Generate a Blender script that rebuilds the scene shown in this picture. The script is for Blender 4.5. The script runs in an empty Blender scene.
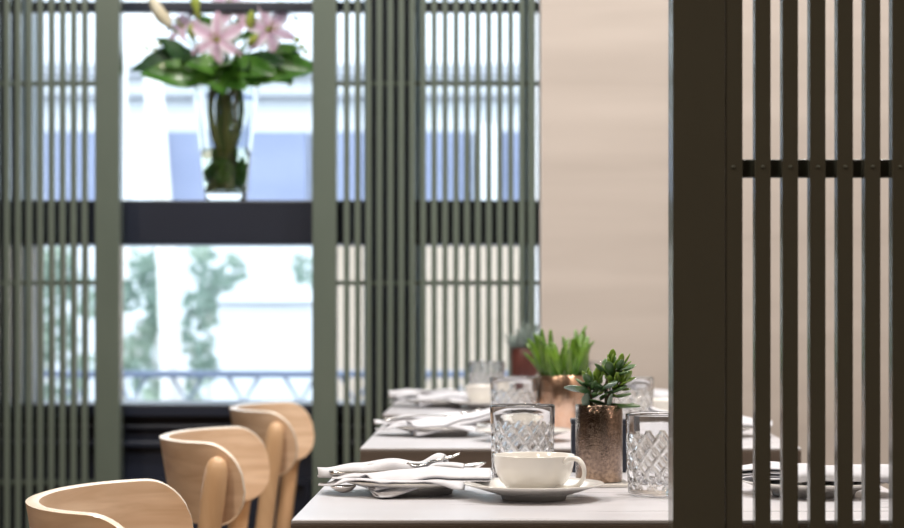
import bpy, bmesh, math, random
from mathutils import Vector, Matrix, noise

scene = bpy.context.scene
random.seed(7)
PI = math.pi

# ------------------------------------------------------------------ camera, world, lights, exposure
F = 2134.0                      # focal length in pixels of the 904 wide frame (85 mm on 36 mm)
PX, PY = 497.0, 305.0           # where the optical axis meets the frame
CZ = 0.95                       # camera height
cam_d = bpy.data.cameras.new('camera')
cam = bpy.data.objects.new('camera', cam_d)
scene.collection.objects.link(cam)
cam.location = (0, 0, CZ)
cam.rotation_euler = (PI / 2, 0, 0)
cam_d.sensor_width = 36.0
cam_d.lens = F / 904.0 * 36.0
cam_d.shift_x = -(PX - 452.0) / 904.0
cam_d.shift_y = (PY - 264.0) / 904.0
cam_d.clip_start = 0.05
cam_d.clip_end = 200
cam_d.dof.use_dof = True
cam_d.dof.focus_distance = 2.36
cam_d.dof.aperture_fstop = 7.2
scene.camera = cam

world = bpy.data.worlds.new('overcast_sky')
scene.world = world
world.use_nodes = True
wn = world.node_tree.nodes
wn['Background'].inputs['Color'].default_value = (0.84, 0.92, 1.0, 1)
wn['Background'].inputs['Strength'].default_value = 6.8

CEIL = 2.85
LAMPS = [(-0.75, 3.0, 25), (0.75, 3.0, 24), (-0.75, 4.2, 25), (0.85, 4.15, 23), (-0.5, 0.5, 13), (0.35, 2.3, 18), (2.55, 1.0, 26), (-1.6, 1.3, 38)]  # those near the viewer are added fills for screen, bronze pot and chairs
for lx, ly, e in LAMPS:
    ld = bpy.data.lights.new('ceiling_light', 'AREA')
    ld.shape = 'DISK'
    ld.size = 0.30
    ld.energy = e
    ld.color = (1.0, 0.955, 0.91)
    lo = bpy.data.objects.new('ceiling_light', ld)
    scene.collection.objects.link(lo)
    if ly < 1.5:  # the added fills are warmer
        ld.color = (1.0, 0.84, 0.68)
    lo.location = (lx, ly, CEIL - 0.062)

vs = scene.view_settings
vs.view_transform = 'Standard'
vs.look = 'None'
vs.gamma = 1.0
vs.use_curve_mapping = False
vs.exposure = 0.08
scene.cycles.use_denoising = True
scene.cycles.max_bounces = 14
scene.cycles.transmission_bounces = 12
scene.cycles.transparent_max_bounces = 16
scene.cycles.sample_clamp_indirect = 8.0

# ------------------------------------------------------------------ helpers
COL = scene.collection


def W(px, py, d):
    return Vector(((px - PX) * d / F, d, CZ - (py - PY) * d / F))


def WX(px, d):
    return (px - PX) * d / F


def WZ(py, d):
    return CZ - (py - PY) * d / F


class MB:
    """collects shapes into one mesh"""
    def __init__(self):
        self.v = []
        self.f = []

    def add(self, verts, faces):
        o = len(self.v)
        self.v += [tuple(p) for p in verts]
        self.f += [tuple(i + o for i in f) for f in faces]
        return self

    def box(self, x0, x1, y0, y1, z0, z1, bev=0.0):
        if bev <= 0:
            v = [(x, y, z) for x in (x0, x1) for y in (y0, y1) for z in (z0, z1)]
            f = [(0, 1, 3, 2), (4, 6, 7, 5), (0, 4, 5, 1), (2, 3, 7, 6), (0, 2, 6, 4), (1, 5, 7, 3)]
            return self.add(v, f)
        bm = bmesh.new()
        bmesh.ops.create_cube(bm, size=1.0)
        for q in bm.verts:
            q.co = Vector(((x0 + x1) / 2 + q.co.x * (x1 - x0), (y0 + y1) / 2 + q.co.y * (y1 - y0), (z0 + z1) / 2 + q.co.z * (z1 - z0)))
        bmesh.ops.bevel(bm, geom=list(bm.edges), offset=bev, segments=2, affect='EDGES', profile=0.5)
        bm.verts.index_update()
        self.add([q.co[:] for q in bm.verts], [[q.index for q in fc.verts] for fc in bm.faces])
        bm.free()
        return self

    def lathe(self, prof, n=48, c=(0, 0, 0), cap0=False, cap1=False):
        v = []
        f = []
        for (r, z) in prof:
            for k in range(n):
                a = 2 * PI * k / n
                v.append((c[0] + r * math.cos(a), c[1] + r * math.sin(a), c[2] + z))
        for i in range(len(prof) - 1):
            for k in range(n):
                k2 = (k + 1) % n
                f.append((i * n + k, i * n + k2, (i + 1) * n + k2, (i + 1) * n + k))
        if cap0:
            f.append(tuple(range(n - 1, -1, -1)))
        if cap1:
            o = (len(prof) - 1) * n
            f.append(tuple(o + k for k in range(n)))
        return self.add(v, f)

    def grid(self, rows, closed_u=False, flip=False):
        n = len(rows[0])
        v = [p for r in rows for p in r]
        f = []
        for i in range(len(rows) - 1):
            for k in range(n if closed_u else n - 1):
                k2 = (k + 1) % n
                q = (i * n + k, i * n + k2, (i + 1) * n + k2, (i + 1) * n + k)
                f.append(q[::-1] if flip else q)
        return self.add(v, f)

    def tube(self, pts, rad, n=8, sx=1.0, cap=True):
        """rad: number or list; swept round the path"""
        pts = [Vector(p) for p in pts]
        m = len(pts)
        rr = rad if isinstance(rad, (list, tuple)) else [rad] * m
        up = Vector((0, 0, 1))
        t0 = (pts[1] - pts[0]).normalized()
        if abs(t0.dot(up)) > 0.9:
            up = Vector((0, 1, 0))
        nrm = (up - t0 * up.dot(t0)).normalized()
        rows = []
        for i in range(m):
            t = (pts[min(i + 1, m - 1)] - pts[max(i - 1, 0)]).normalized()
            nrm = (nrm - t * nrm.dot(t)).normalized()
            b = t.cross(nrm)
            rows.append([pts[i] + (nrm * math.cos(2 * PI * k / n) * sx + b * math.sin(2 * PI * k / n)) * rr[i] for k in range(n)])
        self.grid(rows, closed_u=True)
        if cap:
            o = len(self.v) - m * n
            self.f.append(tuple(o + k for k in range(n - 1, -1, -1)))
            o2 = len(self.v) - n
            self.f.append(tuple(o2 + k for k in range(n)))
        return self

    def mesh(self, name, smooth=False):
        me = bpy.data.meshes.new(name)
        me.from_pydata(self.v, [], self.f)
        bm = bmesh.new()
        bm.from_mesh(me)
        bmesh.ops.recalc_face_normals(bm, faces=bm.faces)
        bm.to_mesh(me)
        bm.free()
        if smooth:
            me.polygons.foreach_set('use_smooth', [True] * len(me.polygons))
        me.update()
        return me


def crom(pts, per=6):
    """smooth curve through the points"""
    pts = [Vector(p) for p in pts]
    out = []
    for i in range(len(pts) - 1):
        p0 = pts[max(i - 1, 0)]
        p1, p2 = pts[i], pts[i + 1]
        p3 = pts[min(i + 2, len(pts) - 1)]
        for k in range(per):
            t = k / per
            out.append(0.5 * ((2 * p1) + (p2 - p0) * t + (2 * p0 - 5 * p1 + 4 * p2 - p3) * t * t + (3 * p1 - p0 - 3 * p2 + p3) * t ** 3))
    out.append(pts[-1])
    return out


def interp(tab, x):
    if x <= tab[0][0]:
        return tab[0][1]
    for (a, va), (b, vb) in zip(tab, tab[1:]):
        if x <= b:
            t = (x - a) / (b - a)
            t = t * t * (3 - 2 * t)
            return va + (vb - va) * t
    return tab[-1][1]


def link(name, data, parent=None, mat=None):
    o = bpy.data.objects.new(name, data)
    COL.objects.link(o)
    if parent is not None:
        o.parent = parent
    if mat is not None and data is not None and not data.materials:
        data.materials.append(mat)
    return o


def part(name, mb, mat, parent=None, smooth=False, loc=None):
    me = mb.mesh(name, smooth) if isinstance(mb, MB) else mb
    o = link(name, me, parent, mat)
    if loc is not None:
        o.location = loc
    return o


def tag(o, label=None, cat=None, group=None, kind=None):
    if label:
        o['label'] = label
    if cat:
        o['category'] = cat
    if group:
        o['group'] = group
    if kind:
        o['kind'] = kind
    return o


def thing(name, label, cat, loc=(0, 0, 0), rz=0.0, group=None, kind=None):
    o = bpy.data.objects.new(name, None)
    o.empty_display_size = 0.05
    COL.objects.link(o)
    o.location = loc
    o.rotation_euler = (0, 0, rz)
    return tag(o, label, cat, group, kind)


def struct(name, mb, mat, label=None, cat=None):
    o = part(name, mb, mat)
    tag(o, label, cat, None, 'structure')
    return o


def copy_tree(o, parent=None):
    c = o.copy()
    COL.objects.link(c)
    c.parent = parent
    for ch in list(o.children):
        copy_tree(ch, c)
    return c


def solid(o, t, off=0.0, bevel=0.0):
    m = o.modifiers.new('thickness', 'SOLIDIFY')
    m.thickness = t
    m.offset = off
    if bevel:
        b = o.modifiers.new('edge', 'BEVEL')
        b.width = bevel
        b.segments = 2
        b.limit_method = 'ANGLE'
    return o


# ------------------------------------------------------------------ materials
def new_mat(name):
    m = bpy.data.materials.new(name)
    m.use_nodes = True
    nt = m.node_tree
    b = nt.nodes['Principled BSDF']
    return m, nt, b


def pmat(name, col, rough=0.5, metal=0.0, col2=None, scale=(5, 5, 5), detail=4.0, lo=0.35, hi=0.65, bump=0.0, bscale=None,
         coord='Object', spec=0.5, rough2=None, coat=0.0, sheen=0.0, distort=0.0, sss=0.0):
    m, nt, b = new_mat(name)
    L = nt.links
    b.inputs['Base Color'].default_value = (*col, 1)
    b.inputs['Roughness'].default_value = rough
    b.inputs['Metallic'].default_value = metal
    b.inputs['Specular IOR Level'].default_value = spec
    b.inputs['Coat Weight'].default_value = coat
    b.inputs['Sheen Weight'].default_value = sheen
    if sss:
        b.inputs['Subsurface Weight'].default_value = sss
        b.inputs['Subsurface Scale'].default_value = 0.004
    tc = nt.nodes.new('ShaderNodeTexCoord')
    mp = nt.nodes.new('ShaderNodeMapping')
    mp.inputs['Scale'].default_value = scale
    L.new(tc.outputs[coord], mp.inputs['Vector'])
    nz = nt.nodes.new('ShaderNodeTexNoise')
    nz.inputs['Scale'].default_value = 1.0
    nz.inputs['Detail'].default_value = detail
    nz.inputs['Distortion'].default_value = distort
    L.new(mp.outputs[0], nz.inputs['Vector'])
    if col2 is not None:
        r = nt.nodes.new('ShaderNodeValToRGB')
        r.color_ramp.elements[0].position = lo
        r.color_ramp.elements[0].color = (*col, 1)
        r.color_ramp.elements[1].position = hi
        r.color_ramp.elements[1].color = (*col2, 1)
        L.new(nz.outputs['Fac'], r.inputs[0])
        L.new(r.outputs[0], b.inputs['Base Color'])
    if rough2 is not None:
        mr = nt.nodes.new('ShaderNodeMapRange')
        mr.inputs['From Min'].default_value = 0.3
        mr.inputs['From Max'].default_value = 0.7
        mr.inputs['To Min'].default_value = rough
        mr.inputs['To Max'].default_value = rough2
        L.new(nz.outputs['Fac'], mr.inputs['Value'])
        L.new(mr.outputs[0], b.inputs['Roughness'])
    if bump:
        src = nz
        if bscale is not None:
            mp2 = nt.nodes.new('ShaderNodeMapping')
            mp2.inputs['Scale'].default_value = bscale
            L.new(tc.outputs[coord], mp2.inputs['Vector'])
            src = nt.nodes.new('ShaderNodeTexNoise')
            src.inputs['Scale'].default_value = 1.0
            src.inputs['Detail'].default_value = 3.0
            L.new(mp2.outputs[0], src.inputs['Vector'])
        bp = nt.nodes.new('ShaderNodeBump')
        bp.inputs['Strength'].default_value = bump
        bp.inputs['Distance'].default_value = 0.002
        L.new(src.outputs['Fac'], bp.inputs['Height'])
        L.new(bp.outputs[0], b.inputs['Normal'])
    return m


M = {}
M['paint'] = pmat('sage_grey_paint', (0.112, 0.138, 0.114), 0.2, col2=(0.124, 0.152, 0.126), scale=(8, 8, 3), bump=0.04, bscale=(150, 150, 150))
M['paint_dimmed'] = pmat('dimmed_screen_paint', (0.078, 0.075, 0.057), 0.2, col2=(0.086, 0.083, 0.063), scale=(8, 8, 3), bump=0.04, bscale=(150, 150, 150))  # screen paint darkened and browned, the dim room light put into its colour
M['paint_rail'] = pmat('dark_rail_paint', (0.07, 0.08, 0.062), 0.4, col2=(0.08, 0.09, 0.07))
M['navy'] = pmat('navy_joinery_paint', (0.012, 0.016, 0.030), 0.38, col2=(0.016, 0.021, 0.037), scale=(3, 3, 3), bump=0.03, bscale=(80, 80, 80))
M['frame_blue'] = pmat('blue_grey_window_paint', (0.20, 0.29, 0.34), 0.35, col2=(0.24, 0.33, 0.38))
M['wall_beige'] = pmat('beige_grained_wallcovering', (0.465, 0.41, 0.365), 0.6, col2=(0.545, 0.485, 0.435), scale=(1.1, 1, 13), detail=6, lo=0.3, hi=0.7, distort=0.3, bump=0.06, bscale=(3, 3, 140))
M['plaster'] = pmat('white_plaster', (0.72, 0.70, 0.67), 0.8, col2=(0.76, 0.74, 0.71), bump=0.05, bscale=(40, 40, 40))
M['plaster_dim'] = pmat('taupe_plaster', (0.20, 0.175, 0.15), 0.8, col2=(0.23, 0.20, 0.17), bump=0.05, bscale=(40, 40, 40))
M['floor'] = pmat('dark_oak_floor', (0.10, 0.065, 0.042), 0.4, col2=(0.16, 0.105, 0.07), scale=(12, 1.2, 4), bump=0.05)
M['table_top'] = pmat('grey_oak_veneer', (0.48, 0.475, 0.505), 0.26, col2=(0.555, 0.55, 0.58), scale=(3, 46, 46), detail=6, lo=0.3, hi=0.7, bump=0.05, bscale=(8, 160, 160), rough2=0.34)
M['table_edge'] = pmat('walnut_edge', (0.115, 0.09, 0.075), 0.5, col2=(0.165, 0.13, 0.108), scale=(3, 40, 60), detail=5)
M['metal_dark'] = pmat('blackened_steel', (0.03, 0.03, 0.032), 0.45, 0.8, col2=(0.045, 0.045, 0.048))
M['oak'] = pmat('pale_oak', (0.57, 0.385, 0.245), 0.38, col2=(0.74, 0.55, 0.39), scale=(7, 7, 60), detail=6, lo=0.3, hi=0.7, distort=0.6, bump=0.05, rough2=0.5)
M['oak_edge'] = pmat('highlit_plywood_edge', (0.78, 0.68, 0.56), 0.25, col2=(0.84, 0.74, 0.62), scale=(20, 20, 300))
M['oak_post'] = pmat('pale_oak_post', (0.52, 0.315, 0.165), 0.38, col2=(0.64, 0.42, 0.245), scale=(30, 30, 5), detail=5, lo=0.3, hi=0.7, distort=1.2, bump=0.04)
M['china'] = pmat('white_china', (0.74, 0.72, 0.685), 0.14, col2=(0.76, 0.74, 0.705), scale=(30, 30, 30), coat=0.3)
M['linen'] = pmat('white_linen', (0.53, 0.535, 0.575), 0.85, col2=(0.58, 0.585, 0.625), scale=(60, 60, 60), bump=0.25, bscale=(900, 900, 900), sheen=0.25)
M['steel'] = pmat('polished_cutlery_steel', (0.72, 0.70, 0.68), 0.14, 1.0, col2=(0.78, 0.76, 0.74), scale=(40, 40, 40), rough2=0.2)
M['soil'] = pmat('potting_soil', (0.03, 0.02, 0.014), 0.95, col2=(0.07, 0.05, 0.035), scale=(200, 200, 200), bump=0.8)
M['jade'] = pmat('jade_leaf', (0.035, 0.085, 0.035), 0.28, col2=(0.085, 0.17, 0.055), scale=(70, 70, 70), coat=0.25)
M['jade_young'] = pmat('young_jade_leaf', (0.11, 0.21, 0.03), 0.3, col2=(0.24, 0.37, 0.055), scale=(70, 70, 70), coat=0.2)
M['jade_pale'] = pmat('waxy_grey_jade_leaf', (0.12, 0.19, 0.15), 0.25, col2=(0.22, 0.30, 0.26), scale=(60, 60, 60), coat=0.3)
M['finger'] = pmat('bright_green_finger_leaf', (0.05, 0.14, 0.015), 0.32, col2=(0.19, 0.34, 0.04), scale=(30, 30, 18), coat=0.15)
M['greyleaf'] = pmat('grey_green_leaf', (0.10, 0.14, 0.125), 0.45, col2=(0.19, 0.24, 0.22), scale=(40, 40, 40))
M['stem'] = pmat('brown_stem', (0.10, 0.075, 0.045), 0.7, col2=(0.16, 0.13, 0.07), scale=(200, 200, 60), bump=0.3)
M['stem_green'] = pmat('green_stem', (0.10, 0.20, 0.04), 0.5, col2=(0.17, 0.29, 0.07), scale=(60, 60, 15))
M['stem_tan'] = pmat('tan_stem', (0.21, 0.27, 0.07), 0.5, col2=(0.36, 0.38, 0.13), scale=(60, 60, 15))
M['redpot'] = pmat('oxblood_glaze', (0.075, 0.022, 0.018), 0.3, col2=(0.11, 0.035, 0.027), scale=(20, 20, 20), coat=0.2)
M['leaf'] = pmat('broad_green_leaf', (0.045, 0.15, 0.02), 0.35, col2=(0.12, 0.28, 0.04), scale=(25, 25, 25), coat=0.2)
M['leaf_dark'] = pmat('dark_green_leaf', (0.018, 0.055, 0.02), 0.4, col2=(0.04, 0.10, 0.035), scale=(25, 25, 25))
M['lime'] = pmat('lime_bud', (0.36, 0.46, 0.07), 0.5, col2=(0.55, 0.60, 0.16), scale=(40, 40, 40))
M['cream'] = pmat('cream_bud', (0.80, 0.72, 0.52), 0.5, col2=(0.86, 0.82, 0.68), scale=(30, 30, 30))
M['anther'] = pmat('rust_anther', (0.28, 0.10, 0.03), 0.8, col2=(0.34, 0.14, 0.05), scale=(90, 90, 90))
# exterior
M['ext_white'] = pmat('white_render', (0.40, 0.425, 0.45), 0.8, col2=(0.47, 0.495, 0.52), scale=(2, 2, 2))
M['ext_grey'] = pmat('cornice_shade_grey', (0.20, 0.21, 0.235), 0.8, col2=(0.23, 0.24, 0.265), scale=(2, 2, 2))  # grey put into the cornices for their shadow lines
M['ext_blue'] = pmat('lavender_blue_shutter', (0.125, 0.15, 0.235), 0.6, col2=(0.145, 0.17, 0.255), scale=(1.5, 1, 4))
M['ext_cream'] = pmat('cream_render', (0.38, 0.315, 0.25), 0.85, col2=(0.42, 0.35, 0.285), scale=(2, 2, 2), bump=0.1, bscale=(30, 30, 30))
M['ext_pave'] = pmat('pale_paving', (0.23, 0.25, 0.29), 0.8, col2=(0.26, 0.28, 0.32), scale=(2, 2, 2))
M['ext_rail'] = pmat('blue_grey_railing_paint', (0.15, 0.19, 0.28), 0.5, col2=(0.17, 0.21, 0.31))
M['ext_bark'] = pmat('pale_bark', (0.46, 0.455, 0.44), 0.8, col2=(0.54, 0.53, 0.51), scale=(6, 6, 2), bump=0.2)
M['ext_leaf'] = pmat('pale_street_foliage', (0.13, 0.19, 0.155), 0.6, col2=(0.33, 0.40, 0.31), scale=(1.5, 1.5, 1.5), lo=0.4, hi=0.6)


def glass_mat(name, col, ior=1.5, rough=0.0):
    m, nt, b = new_mat(name)
    b.inputs['Base Color'].default_value = (*col, 1)
    b.inputs['Roughness'].default_value = rough
    b.inputs['IOR'].default_value = ior
    b.inputs['Transmission Weight'].default_value = 1.0
    nz = nt.nodes.new('ShaderNodeTexNoise')
    nz.inputs['Scale'].default_value = 25.0
    bp = nt.nodes.new('ShaderNodeBump')
    bp.inputs['Strength'].default_value = 0.02
    nt.links.new(nz.outputs['Fac'], bp.inputs['Height'])
    nt.links.new(bp.outputs[0], b.inputs['Normal'])
    return m


M['crystal'] = glass_mat('cut_crystal', (0.985, 0.99, 1.0), 1.53)
M['crystal_cut'] = glass_mat('crystal_wheel_cut', (1.0, 1.0, 1.0), 1.5, 0.22)
M['crystal_cut'].node_tree.nodes['Principled BSDF'].inputs['Transmission Weight'].default_value = 0.78  # partly white groove faces stand in for the glint of refraction
M['vase_glass'] = glass_mat('clear_vase_glass', (0.97, 0.99, 0.985), 1.48)
M['water'] = glass_mat('vase_water', (0.95, 1.0, 0.88), 1.33)


def pane_mat():
    m = bpy.data.materials.new('window_glass')
    m.use_nodes = True
    nt = m.node_tree
    nt.nodes.remove(nt.nodes['Principled BSDF'])
    out = nt.nodes['Material Output']
    tr = nt.nodes.new('ShaderNodeBsdfTransparent')
    tr.inputs[0].default_value = (0.97, 0.985, 0.985, 1)
    gl = nt.nodes.new('ShaderNodeBsdfGlossy')
    gl.inputs['Roughness'].default_value = 0.02
    fr = nt.nodes.new('ShaderNodeFresnel')
    fr.inputs['IOR'].default_value = 1.45
    mx = nt.nodes.new('ShaderNodeMixShader')
    nt.links.new(fr.outputs[0], mx.inputs[0])
    nt.links.new(tr.outputs[0], mx.inputs[1])
    nt.links.new(gl.outputs[0], mx.inputs[2])
    nt.links.new(mx.outputs[0], out.inputs['Surface'])
    return m


M['pane'] = pane_mat()


def hammered(name, col, col2, rough, strength, sc):
    m, nt, b = new_mat(name)
    L = nt.links
    b.inputs['Metallic'].default_value = 1.0
    b.inputs['Roughness'].default_value = rough
    tc = nt.nodes.new('ShaderNodeTexCoord')
    vo = nt.nodes.new('ShaderNodeTexVoronoi')
    vo.feature = 'SMOOTH_F1'
    vo.inputs['Scale'].default_value = sc
    L.new(tc.outputs['Object'], vo.inputs['Vector'])
    nz = nt.nodes.new('ShaderNodeTexNoise')
    nz.inputs['Scale'].default_value = sc * 0.35
    nz.inputs['Detail'].default_value = 5
    L.new(tc.outputs['Object'], nz.inputs['Vector'])
    r = nt.nodes.new('ShaderNodeValToRGB')
    r.color_ramp.elements[0].position = 0.35
    r.color_ramp.elements[0].color = (*col, 1)
    r.color_ramp.elements[1].position = 0.65
    r.color_ramp.elements[1].color = (*col2, 1)
    L.new(nz.outputs['Fac'], r.inputs[0])
    L.new(r.outputs[0], b.inputs['Base Color'])
    bp = nt.nodes.new('ShaderNodeBump')
    bp.inputs['Strength'].default_value = strength
    bp.inputs['Distance'].default_value = 0.002
    L.new(vo.outputs['Distance'], bp.inputs['Height'])
    L.new(bp.outputs[0], b.inputs['Normal'])
    return m


M['bronze'] = hammered('hammered_bronze', (0.20, 0.145, 0.115), (0.35, 0.26, 0.205), 0.11, 0.24, 750)
M['copper'] = hammered('brushed_copper', (0.74, 0.48, 0.34), (0.80, 0.56, 0.42), 0.2, 0.08, 300)


def petal_mat():
    m, nt, b = new_mat('pink_lily_petal')
    L = nt.links
    tc = nt.nodes.new('ShaderNodeTexCoord')
    sx = nt.nodes.new('ShaderNodeSeparateXYZ')
    L.new(tc.outputs['Generated'], sx.inputs[0])
    a = nt.nodes.new('ShaderNodeMath')
    a.operation = 'SUBTRACT'
    a.inputs[1].default_value = 0.5
    L.new(sx.outputs['Y'], a.inputs[0])
    c = nt.nodes.new('ShaderNodeMath')
    c.operation = 'ABSOLUTE'
    L.new(a.outputs[0], c.inputs[0])
    r = nt.nodes.new('ShaderNodeValToRGB')
    e = r.color_ramp.elements
    e[0].position = 0.0
    e[0].color = (0.66, 0.40, 0.54, 1)
    e[1].position = 0.46
    e[1].color = (0.88, 0.80, 0.86, 1)
    L.new(c.outputs[0], r.inputs[0])
    L.new(r.outputs[0], b.inputs['Base Color'])
    b.inputs['Roughness'].default_value = 0.5
    return m


M['petal'] = petal_mat()


def translucent(m, fac):
    # thin plant tissue lets light through
    nt = m.node_tree
    b = nt.nodes['Principled BSDF']
    out = nt.nodes['Material Output']
    tr = nt.nodes.new('ShaderNodeBsdfTranslucent')
    mx = nt.nodes.new('ShaderNodeMixShader')
    mx.inputs[0].default_value = fac
    for l in list(nt.links):
        if l.to_node == b and l.to_socket.name == 'Base Color':
            nt.links.new(l.from_socket, tr.inputs['Color'])
    nt.links.new(b.outputs[0], mx.inputs[1])
    nt.links.new(tr.outputs[0], mx.inputs[2])
    nt.links.new(mx.outputs[0], out.inputs['Surface'])


for _k, _f in (('petal', 0.4), ('leaf', 0.4), ('leaf_dark', 0.3), ('lime', 0.3), ('cream', 0.25), ('ext_leaf', 0.4), ('stem_tan', 0.3), ('stem_green', 0.3), ('finger', 0.2), ('jade_young', 0.2)):
    translucent(M[_k], _f)

# ------------------------------------------------------------------ room
WY = 5.20           # plane of the glazing
struct('floor', MB().box(-4.2, 3.2, -3.2, 5.6, -0.1, 0.0), M['floor'], 'dark oak floor of the dining room', 'floor')
struct('ceiling', MB().box(-4.2, 3.2, -3.2, 5.5, CEIL, CEIL + 0.1), M['plaster'], 'white plaster ceiling of the dining room', 'ceiling')
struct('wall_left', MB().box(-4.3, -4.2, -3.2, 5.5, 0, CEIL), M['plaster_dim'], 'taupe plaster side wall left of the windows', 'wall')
struct('wall_right', MB().box(3.2, 3.3, -3.2, 5.5, 0, CEIL), M['wall_beige'], 'beige side wall at the right end of the room', 'wall')
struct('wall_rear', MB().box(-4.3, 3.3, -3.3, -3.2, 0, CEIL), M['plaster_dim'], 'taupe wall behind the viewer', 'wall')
struct('wall_back', MB().box(0.1035, 3.2, 4.98, 5.70, 0, CEIL), M['wall_beige'], 'beige wall with fine horizontal grain behind the tables', 'wall')
xL0, xL1 = WX(40, 5.36), WX(371, WY)
xR0, xR1 = WX(416, WY), 0.1010
zD = WZ(403, WY)
zT0, zT1 = WZ(245, WY), WZ(201.5, WY)
zH0, zH1 = WZ(12.5, WY), WZ(2.5, WY)
# dado below the windows with raised mouldings
dd = struct('wall_dado', MB().box(-4.2, 0.1010, 5.16, 5.36, 0, zD), M['navy'], 'dark navy panelled dado below the windows', 'wall')
for zz, hh, pr in ((zD - 0.030, 0.030, 0.035), (zD - 0.062, 0.012, 0.016), (zD - 0.105, 0.016, 0.02), (0.10, 0.10, 0.018)):
    part('moulding', MB().box(-4.2, 0.1005, 5.16 - pr, 5.16, zz - hh * 0.0, zz + hh, 0.004), M['navy'], dd)
for k in range(7):
    x0 = -3.95 + k * 0.6
    p_ = MB()
    for (a, b_, c, d_) in ((x0, x0 + 0.5, 0.22, 0.235), (x0, x0 + 0.5, 0.515, 0.53), (x0, x0 + 0.015, 0.235, 0.515), (x0 + 0.485, x0 + 0.5, 0.235, 0.515)):
        p_.box(a, b_, 5.145, 5.16, c, d_)
    part('panel_moulding', p_, M['navy'], dd)
struct('wall_pier_left', MB().box(-1.62, xL0, 5.12, 5.36, zD, CEIL), M['navy'], 'dark navy pier behind the left slats', 'wall')
struct('wall_pier_middle', MB().box(xL1, xR0, 5.12, 5.36, zD, CEIL), M['navy'], 'dark navy pier between the two windows', 'wall')
struct('wall_lintel', MB().box(-4.2, 0.1010, 5.14, 5.36, 2.45, CEIL), M['plaster'], 'plaster lintel above the windows', 'wall')
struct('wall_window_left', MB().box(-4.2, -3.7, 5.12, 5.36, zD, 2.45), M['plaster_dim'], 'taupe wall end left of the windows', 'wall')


def window(name, x0, x1, label, jamb0=True, jamb1=True):
    w = thing(name, label, 'window', ((x0 + x1) / 2, WY, zD), kind='structure')
    cx = (x0 + x1) / 2

    def bx(nm, a, b, y0, y1, c, d, m, bev=0.003):
        part(nm, MB().box(a - cx, b - cx, y0 - WY, y1 - WY, c - zD, d - zD, bev), m, w)
    if jamb0:
        bx('jamb', x0, x0 + 0.014, 5.14, 5.26, zD, 2.45, M['frame_blue'])
    if jamb1:
        bx('jamb', x1 - 0.014, x1, 5.14, 5.26, zD, 2.45, M['frame_blue'])
    bx('transom', x0, x1, 5.13, 5.33, zT0, zT1, M['navy'], 0.004)
    bx('glazing_bar', x0, x1, 5.18, 5.22, zH0, zH1, M['navy'])
    a, b = x0 + 0.014, x1 - 0.014
    for c, d in ((zD, zT0), (zT1, zH0), (zH1, 2.45)):
        # panes sit behind the vase ledge
        bx('pane', a, b, 5.300, 5.304, c, d, M['pane'], 0)
    return w


window('window_1', xL0, xL1, 'wide window with dark transom behind the vase of lilies')
window('window_2', xR0, xR1, 'narrow window behind the right slats beside the beige wall', True, False)
window('window_3', -3.7, -1.62, 'unseen window beyond the left pier, added to let daylight in')  # added out of view, without slats, for cool light from the left
struct('trim_1', MB().box(WX(522, 5.18), WX(529, 5.18), 5.14, 5.24, zD, 2.45, 0.003), M['frame_blue'], 'blue grey window jamb beside the beige wall', 'trim')

struct('trim_2', MB().box(0.1012, 0.1034, 4.983, 5.69, 0, CEIL), M['plaster'], 'white liner standing in for window light on the beige wall reveal', 'trim')  # beige reveal lined in white, the window light put into its colour
# ceiling lamps, the added fills among them
lamp0 = None
names = ['above the near chair', 'above the right end of the middle table', 'above the far chair', 'above the right end of the far table', 'added near the viewer to light the dark screen', 'above the near table', 'added to wash the right side wall for the bronze pot', 'added to brighten the left chairs']
for i, (lx, ly, e) in enumerate(LAMPS):
    t = thing('ceiling_lamp', 'round white ceiling downlight ' + names[i], 'lamp', (lx, ly, CEIL - 0.06), 0, 'ceiling downlights')
    if lamp0 is None:
        me = MB().lathe([(0.165, 0.004), (0.18, 0.0), (0.18, 0.058), (0.155, 0.058), (0.155, 0.006), (0.165, 0.004)], 32).mesh('housing', True)
    part('housing', me, M['plaster'], t)
    lamp0 = t

# ------------------------------------------------------------------ slatted screens
SW, ST = 0.0135, 0.020
slat_rear = None


def rear_screen(name, label, y0, posts, slats, rails, xa, xb):
    t = thing(name, label, 'screen', ((xa + xb) / 2, y0, 0), group=None)
    cx = (xa + xb) / 2
    for (a, b) in posts:
        part('post', MB().box(a - cx, b - cx, 0, 0.055, 0.0, 2.80, 0.003), M['paint'], t)
    me = MB().box(-SW / 2, SW / 2, 0, ST, 0.02, 2.78, 0.0015).mesh('slat')
    for sx in slats:
        part('slat', me, M['paint'], t, loc=(sx - cx, 0, 0))
    for rz in rails:
        part('rail', MB().box(xa - cx, xb - cx, ST + 0.0005, ST + 0.0125, rz - 0.0055, rz + 0.0055, 0.001), M['paint'], t)
    return t


YS = 5.0
rz_ = [WZ(82.5, YS) + k * 0.4695 for k in (2, 1, 0, -1, -2, -3)]
xs = [WX(84.3 - 11.1 * k, YS) for k in range(14)]
rear_screen('slatted_screen', 'sage grey slatted screen left of the vase with lilies', YS,
            [(WX(94.5, YS), WX(119.5, YS))], xs, rz_, xs[-1] - 0.02, WX(100, YS))
xs = [WX(346.5 + 10.95 * k, YS) for k in range(17)]
rear_screen('slatted_screen', 'sage grey slatted screen between the lilies and the beige wall', YS,
            [(WX(312, YS), WX(336.5, YS)), (WX(528, YS), WX(535.5, YS))], xs, rz_, WX(330, YS), 0.1008)

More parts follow.
